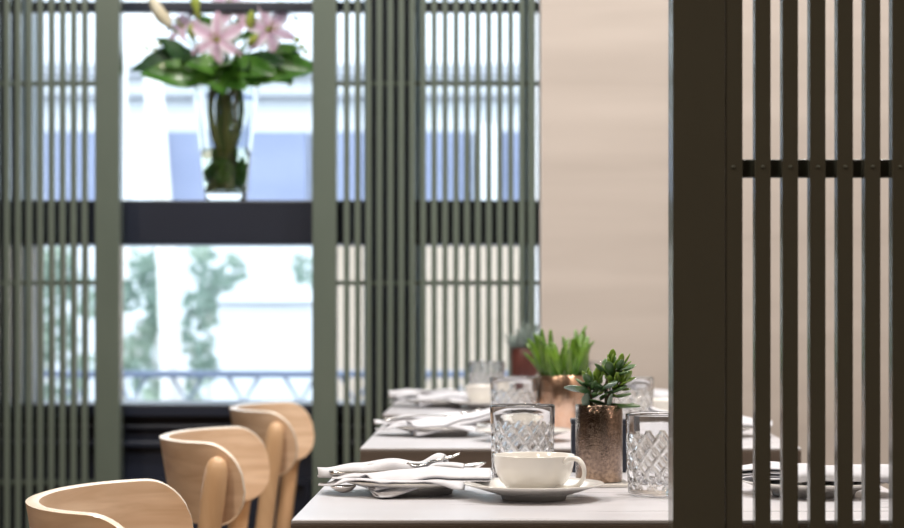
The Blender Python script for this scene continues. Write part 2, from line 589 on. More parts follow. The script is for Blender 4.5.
# near screen at the right
YN = 1.98
nx0 = WX(673, YN)
ns = thing('slatted_screen', 'dark slatted screen standing close at the right edge', 'screen', (nx0, YN, 0))
part('post', MB().box(0, WX(725.2, YN) - nx0, 0, 0.055, 0, 2.80, 0.0008), M['paint_dimmed'], ns)
part('stile', MB().box(WX(725.8, YN) - nx0, WX(742.8, YN) - nx0, 0.001, 0.020, 0, 2.80, 0.001), M['paint_dimmed'], ns)
SWN = 15.6 * YN / F
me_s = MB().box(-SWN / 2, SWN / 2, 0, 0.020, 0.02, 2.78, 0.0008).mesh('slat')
me_r = MB().lathe([(0.0, -0.0012), (0.0012, -0.0010), (0.0019, -0.0003), (0.0021, 0.0008)], 12).mesh('rivet', True)
me_r.transform(Matrix.Rotation(PI / 2, 4, 'X') @ Matrix.Scale(-1, 4, (0, 0, 1)) if False else Matrix.Rotation(-PI / 2, 4, 'X'))
rail_z = [WZ(167, YN) + k * 0.4695 for k in (3, 2, 1, 0, -1)]
for k in range(10):
    sx = WX(763 + 27.45 * k, YN) - nx0
    s = part('slat', me_s, M['paint_dimmed'], ns, loc=(sx, 0, 0))
    for rz in rail_z:
        part('rivet', me_r, M['paint_rail'], s, loc=(0, 0, rz))
for rz in rail_z:
    part('rail', MB().box(WX(735, YN) - nx0, WX(1030, YN) - nx0, 0.0205, 0.032, rz - 0.0085, rz + 0.0085, 0.001), M['paint_rail'], ns)
st = [c for c in ns.children if c.name.startswith('stile')][0]
for rz in rail_z:
    part('rivet', me_r, M['paint_rail'], st, loc=(WX(733.5, YN) - nx0, 0.001, rz))

# ------------------------------------------------------------------ tables
TH = 0.74
TW, TD = 0.648, 0.635
TABLES = [(-0.201, 2.085, 'nearest'), (-0.201, 3.134, 'middle'), (-0.2195, 4.11, 'farthest')]


def make_table(x0, y0, which):
    t = thing('dining_table', 'square grey oak dining table with brown edge, %s of the three' % which, 'table', (x0 + TW / 2, y0 + TD / 2, 0), 0, 'dining tables in a row')
    hw, hd = TW / 2, TD / 2
    part('tabletop', MB().box(-hw, hw, -hd, hd, TH - 0.004, TH, 0.001), M['table_top'], t)
    part('table_edge', MB().box(-hw, hw, -hd, hd, TH - 0.045, TH - 0.0042, 0.001), M['table_edge'], t)
    part('column', MB().lathe([(0.04, 0.03), (0.04, TH - 0.05)], 24, cap0=True, cap1=True), M['metal_dark'], t, True)
    part('base', MB().lathe([(0.0, 0.0), (0.21, 0.0), (0.215, 0.006), (0.20, 0.014), (0.05, 0.03), (0.0, 0.032)], 40), M['metal_dark'], t, True)
    part('support_plate', MB().box(-0.14, 0.14, -0.14, 0.14, TH - 0.052, TH - 0.0452), M['metal_dark'], t)
    return t


for x0, y0, which in TABLES:
    make_table(x0, y0, which)


# ------------------------------------------------------------------ chairs
def make_chair():
    """faces +x; origin on the floor below the middle of the back's rearmost point"""
    t = thing('dining_chair', 'x', 'chair', group='pale oak chairs along the tables')
    ZT, HB = 0.735, 0.127
    A, B = 0.162, 0.236
    # arc length table
    NS = 56
    tt = [math.radians(-86) + math.radians(172) * k / 400 for k in range(401)]
    pl = [Vector((A * (1 - math.cos(a) ** 0.9), B * math.sin(a), 0)) for a in tt]
    al = [0.0]
    for k in range(400):
        al.append(al[-1] + (pl[k + 1] - pl[k]).length)
    Ltot = al[-1]

    def at(s):
        for k in range(400):
            if al[k + 1] >= s:
                q = (s - al[k]) / max(al[k + 1] - al[k], 1e-9)
                return pl[k].lerp(pl[k + 1], q), (pl[k + 1] - pl[k]).normalized()
        return pl[-1], (pl[-1] - pl[-2]).normalized()

    def inset(e, r):
        return 0.0 if e >= r else r - math.sqrt(max(r * r - (r - e) ** 2, 0))
    ss = []
    for k in range(NS + 1):
        u = k / NS
        ss.append(Ltot * (0.5 - 0.5 * math.cos(PI * u)) * 0.55 + Ltot * u * 0.45)
    rows_o, rows_i = [], []
    TKN = 0.0145
    for s in ss:
        p, tg = at(s)
        nrm = Vector((tg.y, -tg.x, 0))          # towards the inside (+x)
        if nrm.x < 0:
            nrm = -nrm
        e = min(s, Ltot - s)
        zt = ZT - inset(e + 0.0005, 0.055) * 0.98
        zb = ZT - HB + inset(e + 0.0005, 0.062) * 0.98
        ro, ri = [], []
        for j in range(9):
            v = j / 8
            z = zb + (zt - zb) * v
            k = (ZT - z)
            off = Vector((k * 0.16, 0, 0))
            sc = Vector((p.x, p.y * (1 - 0.12 * k), z))
            ro.append(sc + off)
            ri.append(sc + off + nrm * TKN)
        rows_o.append(ro)
        rows_i.append(ri)
    faces = MB().grid(rows_o).grid(rows_i, flip=True)
    bo = part('backrest', faces, M['oak'], t, True)
    edge = []
    # rim strip all round the shell: pale plywood edge, whitened to carry its highlight
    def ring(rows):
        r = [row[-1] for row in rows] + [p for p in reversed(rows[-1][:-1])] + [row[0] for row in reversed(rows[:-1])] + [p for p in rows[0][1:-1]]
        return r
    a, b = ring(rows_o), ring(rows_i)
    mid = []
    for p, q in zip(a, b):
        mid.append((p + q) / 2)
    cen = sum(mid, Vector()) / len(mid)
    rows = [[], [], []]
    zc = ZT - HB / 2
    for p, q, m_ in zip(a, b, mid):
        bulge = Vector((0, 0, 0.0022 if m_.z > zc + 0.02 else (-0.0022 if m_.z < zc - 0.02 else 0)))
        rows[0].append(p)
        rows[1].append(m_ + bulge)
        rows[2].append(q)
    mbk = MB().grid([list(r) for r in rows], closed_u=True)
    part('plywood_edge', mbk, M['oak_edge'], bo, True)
    # seat
    sm = MB()
    rows_t, rows_b = [], []
    n = 40
    for ring_i, sc in enumerate((0.0, 0.5, 0.85, 0.97, 1.0)):
        rt = []
        for k in range(n):
            a_ = 2 * PI * k / n
            c_, s_ = math.cos(a_), math.sin(a_)
            x = math.copysign(abs(c_) ** 0.6, c_) * 0.21 * sc + 0.235
            y = math.copysign(abs(s_) ** 0.6, s_) * 0.225 * sc
            rt.append((x, y, 0.452 - (0.008 if sc < 0.3 else 0.006 if sc < 0.6 else 0) - (0.006 if sc == 1.0 else 0)))
        rows_t.append(rt)
    for sc in (0.97, 0.0):
        rows_t.append([((p[0] - 0.235) * sc + 0.235, p[1] * sc, 0.428) for p in rows_t[4]])
    sm.grid(rows_t, closed_u=True)
    part('seat', sm, M['oak'], t, True)
    for sgn in (-1, 1):
        # rear post: rounded top, fixed to the outside of the wing, splayed back towards the floor
        yo = sgn * 0.240
        pts, rad = [], []
        top = ZT - 0.019
        for k, (f, r) in enumerate(((0.0, 0.003), (0.003, 0.0085), (0.009, 0.0125), (0.018, 0.0150), (0.035, 0.0164), (0.07, 0.0172), (0.12, 0.0168), (0.2, 0.0165), (0.3, 0.017), (0.45, 0.0165), (0.60, 0.014), (top, 0.0115))):
            z = top - f
            pts.append((0.120 - f * 0.12, yo + sgn * (0.001 + f * 0.02), z))
            rad.append(r * (1.13 if f < 0.1 else 1.05))
        part('leg', MB().tube(pts, rad, 18, 1.0), M['oak_post'], t, True)
        pts = [(0.40 + k * 0.02, sgn * (0.185 + k * 0.008), 0.43 - k * 0.143) for k in range(4)]
        part('leg', MB().tube(pts, [0.0175, 0.017, 0.015, 0.0115], 16), M['oak_post'], t, True)
        part('side_rail', MB().box(0.10, 0.40, sgn * 0.19 - 0.01, sgn * 0.19 + 0.01, 0.375, 0.4275, 0.003), M['oak'], t)
    part('front_rail', MB().box(0.39, 0.41, -0.18, 0.18, 0.375, 0.4275, 0.003), M['oak'], t)
    part('back_rail', MB().box(0.085, 0.105, -0.21, 0.21, 0.375, 0.4275, 0.003), M['oak'], t)
    return t


ch = make_chair()
for i, (x, y, rz, lab) in enumerate(((-0.524, 2.40, 0.035, 'pale oak chair with curved back, nearest and cut by the lower left corner'),
                                     (-0.555, 3.53, 0.02, 'pale oak chair with curved back, the middle of the three'),
                                     (-0.562, 4.50, 0.01, 'pale oak chair with curved back, farthest and under the window'))):
    o = ch if i == 0 else copy_tree(ch)
    o.location = (x, y, 0)
    o.rotation_euler.z = rz
    o['label'] = lab


# ------------------------------------------------------------------ tumblers
def tumbler_mesh():
    H, RB, RT = 0.090, 0.0365, 0.0392
    ND, SEG = 14, 20
    n = ND * SEG
    per = 0.0215
    z1 = 0.066
    zl = []
    z = 0.0
    NZ = 100
    rows = []
    for i in range(NZ + 1):
        z = 0.004 + (H - 0.0015 - 0.004) * i / NZ
        row = []
        R = RB + (RT - RB) * (z / H)
        for k in range(n):
            a = 2 * PI * k / n
            q = ND * k / n
            ph = (z - z1) / per
            d = 0.0
            if 0.008 < z <= z1 + 0.001:
                for s in (q + ph, q - ph):
                    fr = abs((s + 0.5) % 1.0 - 0.5)
                    d = max(d, 1 - fr / 0.17)
                d = max(0.0, d)
            r = R - 0.0021 * d
            row.append((r * math.cos(a), r * math.sin(a), z))
        rows.append(row)
    def ring(r, z_):
        return [(r * math.cos(2 * PI * k / n), r * math.sin(2 * PI * k / n), z_) for k in range(n)]
    pre = [ring(0.0001, 0.001), ring(0.020, 0.001), ring(0.030, 0.0), ring(RB - 0.003, 0.0003), ring(RB - 0.0008, 0.0018)]
    post = [ring(RT - 0.0004, H - 0.0003), ring(RT - 0.0012, H), ring(RT - 0.0021, H - 0.0006)]
    for i in range(8):
        z_ = H - 0.002 - (H - 0.002 - 0.018) * i / 7
        post.append(ring(RB - 0.0042 + (RT - RB + 0.0018) * (z_ / H), z_))
    post += [ring(0.028, 0.0135), ring(0.018, 0.012), ring(0.0001, 0.0117)]
    me = MB().grid(pre + rows + post, closed_u=True).mesh('glass_body', True)
    me.materials.append(M['crystal'])
    me.materials.append(M['crystal_cut'])
    for p in me.polygons:
        c = p.center
        if not (0.008 < c.z < z1 + 0.001) or math.hypot(c.x, c.y) < RB - 0.0034:
            continue
        q = ND * math.atan2(c.y, c.x) / (2 * PI)
        ph = (c.z - z1) / per
        if min(abs((q + ph + 0.5) % 1.0 - 0.5), abs((q - ph + 0.5) % 1.0 - 0.5)) < 0.12:
            p.material_index = 1
    return me


tm = tumbler_mesh()
TUMB = [((0.0306, 2.56), 'cut crystal tumbler just behind the nearest cup'),
        ((0.1813, 2.36), 'cut crystal tumbler beside the jade plant, partly behind the dark post'),
        ((0.0274, 3.54), 'cut crystal tumbler on the middle table left of the copper pot'),
        ((0.221, 3.535), 'cut crystal tumbler on the middle table behind the jade plant'),
        ((-0.022, 4.50), 'cut crystal tumbler on the farthest table behind the cup'),
        ((0.232, 4.52), 'cut crystal tumbler on the farthest table by the beige wall')]
for i, ((x, y), lab) in enumerate(TUMB):
    o = part('tumbler', tm, M['crystal'], None, loc=(x, y, TH + 0.0003))
    o.rotation_euler.z = 0.3 + i * 0.7
    tag(o, lab, 'glass', 'cut crystal tumblers')

# ------------------------------------------------------------------ cups, saucers, plates
saucer_prof = [(0.0, 0.0035), (0.030, 0.0035), (0.032, 0.0), (0.0345, 0.0), (0.036, 0.0045), (0.050, 0.0085), (0.066, 0.0135), (0.0755, 0.0165), (0.0760, 0.0175), (0.0752, 0.0180), (0.066, 0.0158), (0.050, 0.0112), (0.036, 0.0085), (0.028, 0.0075), (0.0, 0.0072)]
me_saucer = MB().lathe(saucer_prof, 72).mesh('saucer', True)
plate_prof = [(0.0, 0.004), (0.040, 0.004), (0.042, 0.0), (0.045, 0.0), (0.047, 0.005), (0.058, 0.0085), (0.072, 0.0125), (0.079, 0.0150), (0.0795, 0.0162), (0.0785, 0.0167), (0.070, 0.0145), (0.056, 0.0105), (0.044, 0.0085), (0.0, 0.008)]
me_plate = MB().lathe(plate_prof, 72).mesh('plate', True)
cup_prof = [(0.0, 0.0015), (0.0185, 0.0015), (0.020, 0.0), (0.022, 0.0), (0.0235, 0.0025), (0.030, 0.006), (0.0365, 0.0125), (0.0408, 0.021), (0.0430, 0.030), (0.0440, 0.0395), (0.0441, 0.0405), (0.0435, 0.0410), (0.0427, 0.0404), (0.0412, 0.030), (0.0388, 0.0215), (0.0345, 0.0138), (0.028, 0.0078), (0.018, 0.0048), (0.0, 0.0042)]
me_cup = MB().lathe(cup_prof, 72).mesh('bowl', True)
hp = crom([(0.0425, 0, 0.0345), (0.050, 0, 0.0385), (0.060, 0, 0.0385), (0.0675, 0, 0.0315), (0.0685, 0, 0.0215), (0.0625, 0, 0.0125), (0.052, 0, 0.0075), (0.0385, 0, 0.0068), (0.030, 0, 0.0068)], 6)
me_handle = MB().tube(hp, [0.0036 + 0.0008 * math.cos(2 * PI * k / (len(hp) - 1)) for k in range(len(hp))], 12, 0.75).mesh('handle', True)
SETS = [((0.0400, 2.310), -0.70, 'the nearest table'), ((0.0420, 3.300), 1.7, 'the middle table'), ((-0.020, 4.300), -0.6, 'the farthest table'), ((0.2930, 3.665), 2.6, 'the back right of the middle table')]
for (x, y), a, where in SETS:
    o = part('saucer', me_saucer, M['china'], None, loc=(x, y, TH))
    tag(o, 'white china saucer under the cup on ' + where, 'saucer', 'saucers under cups')
    c = thing('coffee_cup', 'low white china cup standing on ' + where, 'cup', (x, y, TH + 0.0073), a, 'white cups')
    part('bowl', me_cup, M['china'], c)
    part('handle', me_handle, M['china'], c)

# ------------------------------------------------------------------ napkins and cutlery
def napkin_mesh(seed, hA, hB, droop=1.0, rise=0.0, lenL=-0.100, lenR=0.088):
    rnd = random.Random(seed)
    ox, oy = rnd.uniform(0, 50), rnd.uniform(0, 50)

    def wr(p, amp=0.0034):
        q = Vector((p.x * 28 + ox, p.y * 45 + oy, p.z * 20))
        return p + Vector((0, 0.6 * amp * noise.noise(q + Vector((9, 3, 1))), amp * noise.noise(q)))
    mb = MB()
    # A: the upper roll
    N = 46
    rows = []
    for i in range(N):
        u = i / (N - 1)
        x = lenL + (0.036 - lenL) * u
        h = interp(hA, x)
        k = 1.0 - 0.25 * u
        path = [(-0.004, h - 0.0185), (-0.014, h - 0.0155), (-0.018, h - 0.009), (-0.013, h - 0.0025), (0.0, h), (0.016, h - 0.001), (0.032, h - 0.005),
                (0.040, h - 0.011), (0.034, h - 0.0165), (0.018, h - 0.0195), (0.002, h - 0.0125), (-0.004, h - 0.010)]
        sk = 0.018 * (u - 0.5)
        endx = -0.006 * math.sin(PI * 0.5) * (1 if i == 0 else 0)
        rows.append([wr(Vector((x + endx * (1 - abs(p[0]) / 0.04) + 0.10 * p[0] * (u ** 3), p[0] * k + 0.012 + sk, max(p[1], 0.0185)))) for p in crom([(a, 0, b) for a, b in path], 4) for p in [(p.x, p.z)]])
    mb.grid(rows)
    # A2: a flat fold lying along the front of the roll
    rows = []
    for i in range(N):
        u = i / (N - 1)
        x = lenL + 0.012 + (0.058 - lenL - 0.012) * u
        h = interp(hA, min(x, 0.030)) - 0.012 + 0.003 * math.sin(9 * u)
        rows.append([wr(Vector((x, y_ + 0.006 * u, max(h + dz, 0.0190)))) for y_, dz in ((-0.008, 0.001), (-0.016, 0.0015), (-0.024, 0.0005), (-0.0285, -0.0015), (-0.024, -0.0035), (-0.014, -0.0035), (-0.006, -0.003))])
    mb.grid(rows)
    # B: the front flap, its left end drooping to the table
    rows = []
    x0 = -0.040
    for i in range(N):
        u = i / (N - 1)
        x = x0 + (lenR - x0) * u
        h = interp(hB, x)
        dr = max(0.0, 1 - u / 0.58) ** 1.2 * droop
        path = [(0.022, h - 0.003), (0.008, h - 0.0005), (-0.008, h), (-0.022, h - 0.0012 - 0.003 * dr), (-0.033, h - 0.0038 - 0.005 * dr), (-0.036 - 0.003 * dr, h - 0.0062 - 0.007 * dr), (-0.026, h - 0.0072 - 0.007 * dr), (-0.024, h - 0.0082 - 0.0075 * dr), (-0.037 - 0.006 * dr, h - 0.0090 - 0.009 * dr), (-0.0415 - 0.012 * dr, h - 0.0125 - 0.011 * dr),
                (-0.034 - 0.010 * dr, h - 0.0145 - 0.0085 * dr), (-0.020 - 0.006 * dr, h - 0.0140 - 0.004 * dr), (-0.004, h - 0.0105), (0.012, h - 0.0085), (0.024, h - 0.0075)]
        rise_ = rise * max(0.0, (u - 0.55) / 0.45) ** 1.5
        zmin = 0.0022 if dr > 0.25 else 0.0185 * (1 - dr / 0.25) + 0.0022 * dr / 0.25
        rows.append([wr(Vector((x - 0.45 * p.x * dr - 0.014 * dr, p.x * (1 - 0.12 * u) - 0.030 + 0.012 * u, max(p.z + rise_, zmin)))) for p in [Vector((q.x, q.z, q.z)) for q in crom([(a, 0, b) for a, b in path], 4)]])
    mb.grid(rows)
    # C: the lowest layer, a corner reaching out at the left
    rows = []
    for i in range(24):
        u = i / 23
        row = []
        for j in range(14):
            v = j / 13
            wdt = 0.012 + 0.050 * min(1.0, u * 2.2)
            y = -0.012 - 0.016 * min(1.0, u * 2.2) + (v - 0.5) * 2 * wdt * 0.8
            x = lenL - 0.003 + (0.06 - (lenL - 0.003)) * u
            rr = math.hypot(x, y)
            z = 0.0175 if rr < 0.080 else max(0.0095, 0.0175 - (rr - 0.080) * 0.7)
            row.append(wr(Vector((x, y, z + 0.0012)), 0.0012))
        rows.append(row)
    mb.grid(rows)
    return mb.mesh('napkin', True)


hA1 = [(-0.10, 0.0275), (-0.06, 0.031), (-0.019, 0.0365), (0.006, 0.034), (0.028, 0.0415), (0.05, 0.033)]
hB1 = [(-0.04, 0.0225), (0.0, 0.027), (0.03, 0.030), (0.088, 0.0275)]
hA2 = [(-0.10, 0.024), (-0.05, 0.031), (-0.01, 0.034), (0.02, 0.037), (0.05, 0.036)]
hB2 = [(-0.04, 0.024), (0.0, 0.029), (0.04, 0.033), (0.088, 0.031)]
hA3 = [(-0.10, 0.033), (-0.06, 0.036), (-0.02, 0.034), (0.02, 0.035), (0.05, 0.033)]
hA4 = [(-0.10, 0.032), (-0.05, 0.034), (0.0, 0.0345), (0.05, 0.034)]
nap = [napkin_mesh(1, hA1, hB1), napkin_mesh(2, hA2, hB2, 0.7, 0.016), napkin_mesh(3, hA3, hB1, 0.35, 0.004), napkin_mesh(4, hA4, hB2, 0.2)]
NAPS = [((-0.095, 2.384), 0.0, 0, 'left end of the nearest table'), ((-0.093, 3.440), 0.02, 1, 'left end of the middle table'), ((-0.118, 4.400), -0.02, 2, 'left end of the farthest table'),
        ((0.350, 2.360), PI, 3, 'right of the nearest table behind dark slats'), ((0.335, 3.420), PI + 0.03, 1, 'right of the middle table behind dark slats'), ((0.338, 4.420), PI - 0.03, 2, 'right end of the farthest table')]
for (x, y), rz, k, where in NAPS:
    o = part('side_plate', me_plate, M['china'], None, loc=(x, y, TH))
    tag(o, 'white side plate under the napkin, ' + where, 'plate', 'side plates')
    o = part('napkin', nap[k], M['linen'], None, loc=(x, y, TH))
    o.rotation_euler.z = rz
    solid(o, 0.0011, 0.0)
    tag(o, 'folded white linen napkin at the ' + where, 'napkin', 'folded napkins')


def handle_rows(L, w0, w1, t, z=lambda u: 0.0):
    rows = []
    for i in range(15):
        u = i / 14
        w = interp([(0, w0 * 0.35), (0.03, w0 * 0.85), (0.12, w0), (0.55, w1 * 1.1), (1, w1)], u)
        x = L * u
        zz = z(u)
        rows.append([(x, w * c_, zz + t * s_) for c_, s_ in [(math.cos(2 * PI * k / 10), math.sin(2 * PI * k / 10)) for k in range(10)]])
    return rows


def cap_add(mb, rows):
    mb.grid(rows, closed_u=True)
    o = len(mb.v) - len(rows) * 10
    mb.f.append(tuple(o + k for k in range(9, -1, -1)))
    mb.f.append(tuple(len(mb.v) - 10 + k for k in range(10)))


def spoon_mesh(L, bw, bl):
    h = MB()
    cap_add(h, handle_rows(L, 0.0055, 0.0024, 0.0013, lambda u: 0.004 * math.sin(PI * u) + 0.001))
    b = MB()
    rows_t, rows_b = [], []
    for i in range(9):
        r = i / 8
        rt = []
        for k in range(24):
            a = 2 * PI * k / 24
            egg = 1 - 0.14 * math.cos(a)
            x = L + bl * 0.5 - 0.002 + bl * 0.5 * r * math.cos(a)
            rt.append((x, bw * 0.5 * r * math.sin(a) * egg, 0.0005 - 0.0075 * (1 - r * r) + 0.004 * (math.cos(a) * r * 0.3)))
        rows_t.append(rt)
    b.grid(rows_t, closed_u=True)
    return h.mesh('handle', True), b.mesh('bowl', True)


def fork_mesh(L):
    h = MB()
    cap_add(h, handle_rows(L, 0.0055, 0.0025, 0.0013, lambda u: 0.003 * math.sin(PI * u)))
    b = MB()
    rows = []
    for i in range(9):
        u = i / 8
        w = interp([(0, 0.0028), (0.5, 0.0095), (1, 0.0108)], u)
        x = L - 0.002 + 0.026 * u
        z = -0.0035 * math.sin(PI * u)
        rows.append([(x, w * c_, z + 0.0011 * s_) for c_, s_ in [(math.cos(2 * PI * k / 10), math.sin(2 * PI * k / 10)) for k in range(10)]])
    cap_add(b, rows)
    ts = []
    me = MB().tube([(0, 0, 0), (0.012, 0, 0.0005), (0.024, 0, 0.002), (0.034, 0, 0.005)], [0.0013, 0.0012, 0.0011, 0.0006], 8).mesh('tine', True)
    return h.mesh('handle', True), b.mesh('head', True), me


def knife_mesh(L):
    h = MB()
    cap_add(h, handle_rows(L * 0.55, 0.0075, 0.005, 0.0028))
    b = MB()
    b.box(L * 0.54, L, -0.008, 0.006, -0.0006, 0.0006, 0.0004)
    return h.mesh('handle', True), b.mesh('blade')


sp = spoon_mesh(0.115, 0.033, 0.048)
tsp = spoon_mesh(0.097, 0.022, 0.028)
fk = fork_mesh(0.096)
kn = knife_mesh(0.17)


def spoon(ms, loc, rz, ry, label, rx=0.0, name='spoon'):
    t = thing(name, label, 'spoon', loc, 0, 'spoons')
    t.rotation_euler = (rx, ry, rz)
    part('handle', ms[0], M['steel'], t)
    b = part('bowl', ms[1], M['steel'], t)
    solid(b, 0.0011)
    return t


def fork(loc, rz, ry, label):
    t = thing('fork', label, 'fork', loc, 0, 'forks')
    t.rotation_euler = (0, ry, rz)
    part('handle', fk[0], M['steel'], t)
    hd = part('head', fk[1], M['steel'], t)
    for k in range(4):
        part('tine', fk[2], M['steel'], hd, loc=(0.096 + 0.0235, -0.0082 + k * 0.00547, 0))
    return t


def knife(loc, rz, label):
    t = thing('knife', label, 'knife', loc, rz, 'knives')
    part('handle', kn[0], M['steel'], t)
    part('blade', kn[1], M['steel'], t)
    return t


cx, cy = NAPS[0][0]
knife((cx - 0.092, cy - 0.010, TH + 0.0232), 0.02, 'steel knife tucked into the napkin on the nearest table')
fork((cx - 0.099, cy + 0.004, TH + 0.0225), 0.04, -0.105, 'steel fork with tines showing over the nearest napkin')
spoon(sp, (cx - 0.078, cy + 0.006, TH + 0.0228), 0.02, -0.055, 'steel spoon with bowl showing at the right of the nearest napkin')
spoon(tsp, (cx + 0.033, cy - 0.020, TH + 0.0215), PI + 0.16, 0.10, 'small steel teaspoon hanging out left of the nearest napkin', PI * 0.0, 'teaspoon')
cx, cy = NAPS[1][0]
fork((cx - 0.086, cy + 0.008, TH + 0.0220), 0.08, -0.10, 'steel fork tucked into the napkin on the middle table')
spoon(sp, (cx - 0.094, cy - 0.008, TH + 0.0232), 0.04, -0.06, 'steel spoon tucked into the napkin on the middle table')
cx, cy = NAPS[2][0]
spoon(sp, (cx - 0.080, cy - 0.006, TH + 0.0232), 0.03, -0.08, 'steel spoon tucked into the napkin on the farthest table')

# ------------------------------------------------------------------ pots and succulents
def pot(parent, r, h, mat, r0=None, t=0.002):
    r0 = r0 or r
    part('pot', MB().lathe([(0.0, 0.0), (r0 - 0.001, 0.0), (r0, 0.001), (r, h - 0.001), (r - 0.0006, h), (r - t, h), (r - t, h - 0.002), (r0 - t, 0.004), (0.0, 0.004)], 64), mat, parent, True)
    part('soil', MB().lathe([(0.0, h - 0.009), (r * 0.5, h - 0.0095), (r - t - 0.0004, h - 0.012)], 32), M['soil'], parent, True)


def leaf_mesh(L, w, t, tip=0.5, curl=0.2, n=10):
    rows = []
    for i in range(n + 1):
        u = i / n
        ww = w * 0.5 * (math.sin(PI * min(1, u ** tip)) ** 0.75 if 0 < u < 1 else 0.04) + 0.0004
        tt = t * 0.5 * (math.sin(PI * (0.08 + 0.88 * u)) ** 0.6)
        x = L * u
        z = curl * L * u * u
        rows.append([(x, ww * math.cos(a), z + tt * math.sin(a) + 0.25 * ww * abs(math.cos(a))) for a in [2 * PI * k / 10 for k in range(10)]])
    mb = MB()
    mb.grid(rows, closed_u=True)
    mb.f.append(tuple(range(9, -1, -1)))
    mb.f.append(tuple(len(mb.v) - 10 + k for k in range(10)))
    return mb.mesh('leaf', True)


def aim(o, d, roll=0.0, s=1.0):
    d = Vector(d).normalized()
    q = d.to_track_quat('X', 'Z')
    o.rotation_mode = 'QUATERNION'
    from mathutils import Quaternion
    o.rotation_quaternion = q @ Quaternion((1, 0, 0), roll)
    o.scale = (s, s, s)


# jade plant on the nearest table
JX, JY = 0.119, 2.49
jp = thing('potted_jade_plant', 'small jade succulent in a hammered bronze pot on the nearest table', 'potted plant', (JX, JY, TH + 0.0045))
pot(jp, 0.0275, 0.0895, M['bronze'])
lm = {'d': leaf_mesh(0.021, 0.0092, 0.0032, 1.6, 0.16), 'y': leaf_mesh(0.0165, 0.0066, 0.0026, 1.5, 0.25), 'p': leaf_mesh(0.022, 0.0125, 0.0045, 1.5, 0.1)}
lm2 = {k: m.copy() for k, m in lm.items()}
rj = random.Random(11)


def J(px, py, dy=0.0):
    w = W(px, py, JY + dy)
    return Vector((w.x - JX, dy, w.z - TH - 0.0045))


branches = [  # path in the plant's own space
    [J(592, 414), J(591, 402, -0.004), J(589, 391, -0.006), J(588, 381, -0.008)],
    [J(591, 396, -0.005), J(596, 388, 0.004), J(598, 381, 0.006)],
    [J(606, 414, 0.003), J(607, 400, 0.004), J(606, 388, 0.006), J(609, 376, 0.006), J(611, 367, 0.004)],
    [J(607, 396, 0.004), J(616, 388, -0.006), J(622, 383, -0.010)],
    [J(609, 378, 0.006), J(617, 371, 0.0), J(621, 367, -0.004)],
]
for i, b in enumerate(branches):
    c = crom(b, 5)
    part('stem', MB().tube(c, [0.0032 - 0.0016 * k / (len(c) - 1) if i in (0, 2) else 0.0018 for k in range(len(c))], 8), M['stem'], jp, True)


def jleaf(kind, p, d, roll=0.0, s=1.0, mat=None):
    me = lm[kind]
    mt = {'d': 'jade', 'y': 'jade_young', 'p': 'jade_pale'}[kind]
    o = part('leaf', me, M[mt], jp, loc=p)
    aim(o, d, roll, s * 1.2)


def rosette(tip, axis, n, kind, s=1.0, spread=0.9, ph=0.0):
    axis = Vector(axis).normalized()
    u = axis.orthogonal().normalized()
    v = axis.cross(u)
    for k in range(n):
        a = ph + k * 2.4
        r = 0.35 + spread * k / n
        d = axis * (1.0 - 0.55 * k / n) + (u * math.cos(a) + v * math.sin(a)) * r
        jleaf(kind if k > 3 else 'y', tip - axis * 0.0022 * k * 0.8, d, rj.uniform(-0.4, 0.4), s * rj.uniform(0.8, 1.1))


rosette(branches[0][-1], (-0.25, -0.2, 0.9), 13, 'd', 0.82, 1.0, 0.5)
rosette(branches[1][-1], (0.15, 0.1, 1), 11, 'y', 0.85, 1.0, 1.2)
rosette(branches[2][-1], (-0.05, 0, 1), 13, 'y', 1.0, 1.05, 0.0)
rosette(branches[3][-1], (0.75, -0.35, 0.5), 12, 'y', 1.0, 1.0, 2.0)
rosette(branches[4][-1], (0.6, -0.2, 0.7), 12, 'd', 0.95, 1.0, 0.4)
for kind, a, d, roll, s in (('p', J(586, 413, -0.012), (0.12, -0.15, 1), 0.0, 0.9), ('p', J(589, 391, -0.006), (-1, -0.3, 0.05), 0.2, 1.15), ('d', J(590, 394, -0.008), (-0.6, -0.7, 0.2), 0.4, 1.0),
                            ('d', J(607, 404, -0.002), (-0.9, -0.5, 0.05), 0.1, 1.0), ('d', J(607, 409, -0.004), (-0.95, -0.3, 0.0), 0.0, 0.9), ('p', J(607, 412, -0.014), (0.35, -0.2, 0.9), 0.2, 0.85),
                            ('d', J(606, 389, 0.0), (-0.9, -0.4, 0.1), 0.2, 1.2), ('d', J(606, 388, 0.0), (-0.8, 0.3, 0.25), 0.0, 1.1), ('d', J(612, 404, -0.01), (0.9, -0.35, -0.22), 0.1, 1.35),
                            ('d', J(606, 393, -0.004), (0.75, -0.5, 0.12), 0.3, 1.2), ('p', J(604, 388, -0.004), (0.5, -0.8, 0.15), 0.3, 1.0), ('d', J(609, 376, 0.004), (-0.8, -0.3, 0.5), 0.2, 0.9),
                            ('d', J(609, 378, 0.004), (0.9, -0.2, 0.1), 0.0, 1.0), ('y', J(616, 388, -0.006), (0.2, -0.5, 0.8), 0.6, 1.0), ('y', J(616, 388, -0.006), (0.9, 0.2, 0.35), 0.1, 1.1),
                            ('d', J(599, 392, 0.0), (0.6, -0.5, 0.3), 0.2, 1.1), ('d', J(612, 396, -0.006), (0.7, -0.6, -0.05), 0.2, 1.1), ('y', J(611, 372, 0.004), (0.5, -0.6, 0.55), 0.3, 1.0),
                            ('d', J(614, 408, -0.008), (0.85, -0.4, 0.05), 0.1, 1.0), ('d', J(600, 400, 0.002), (0.3, -0.85, 0.2), 0.3, 0.9)):
    jleaf(kind, a, d, roll, s)

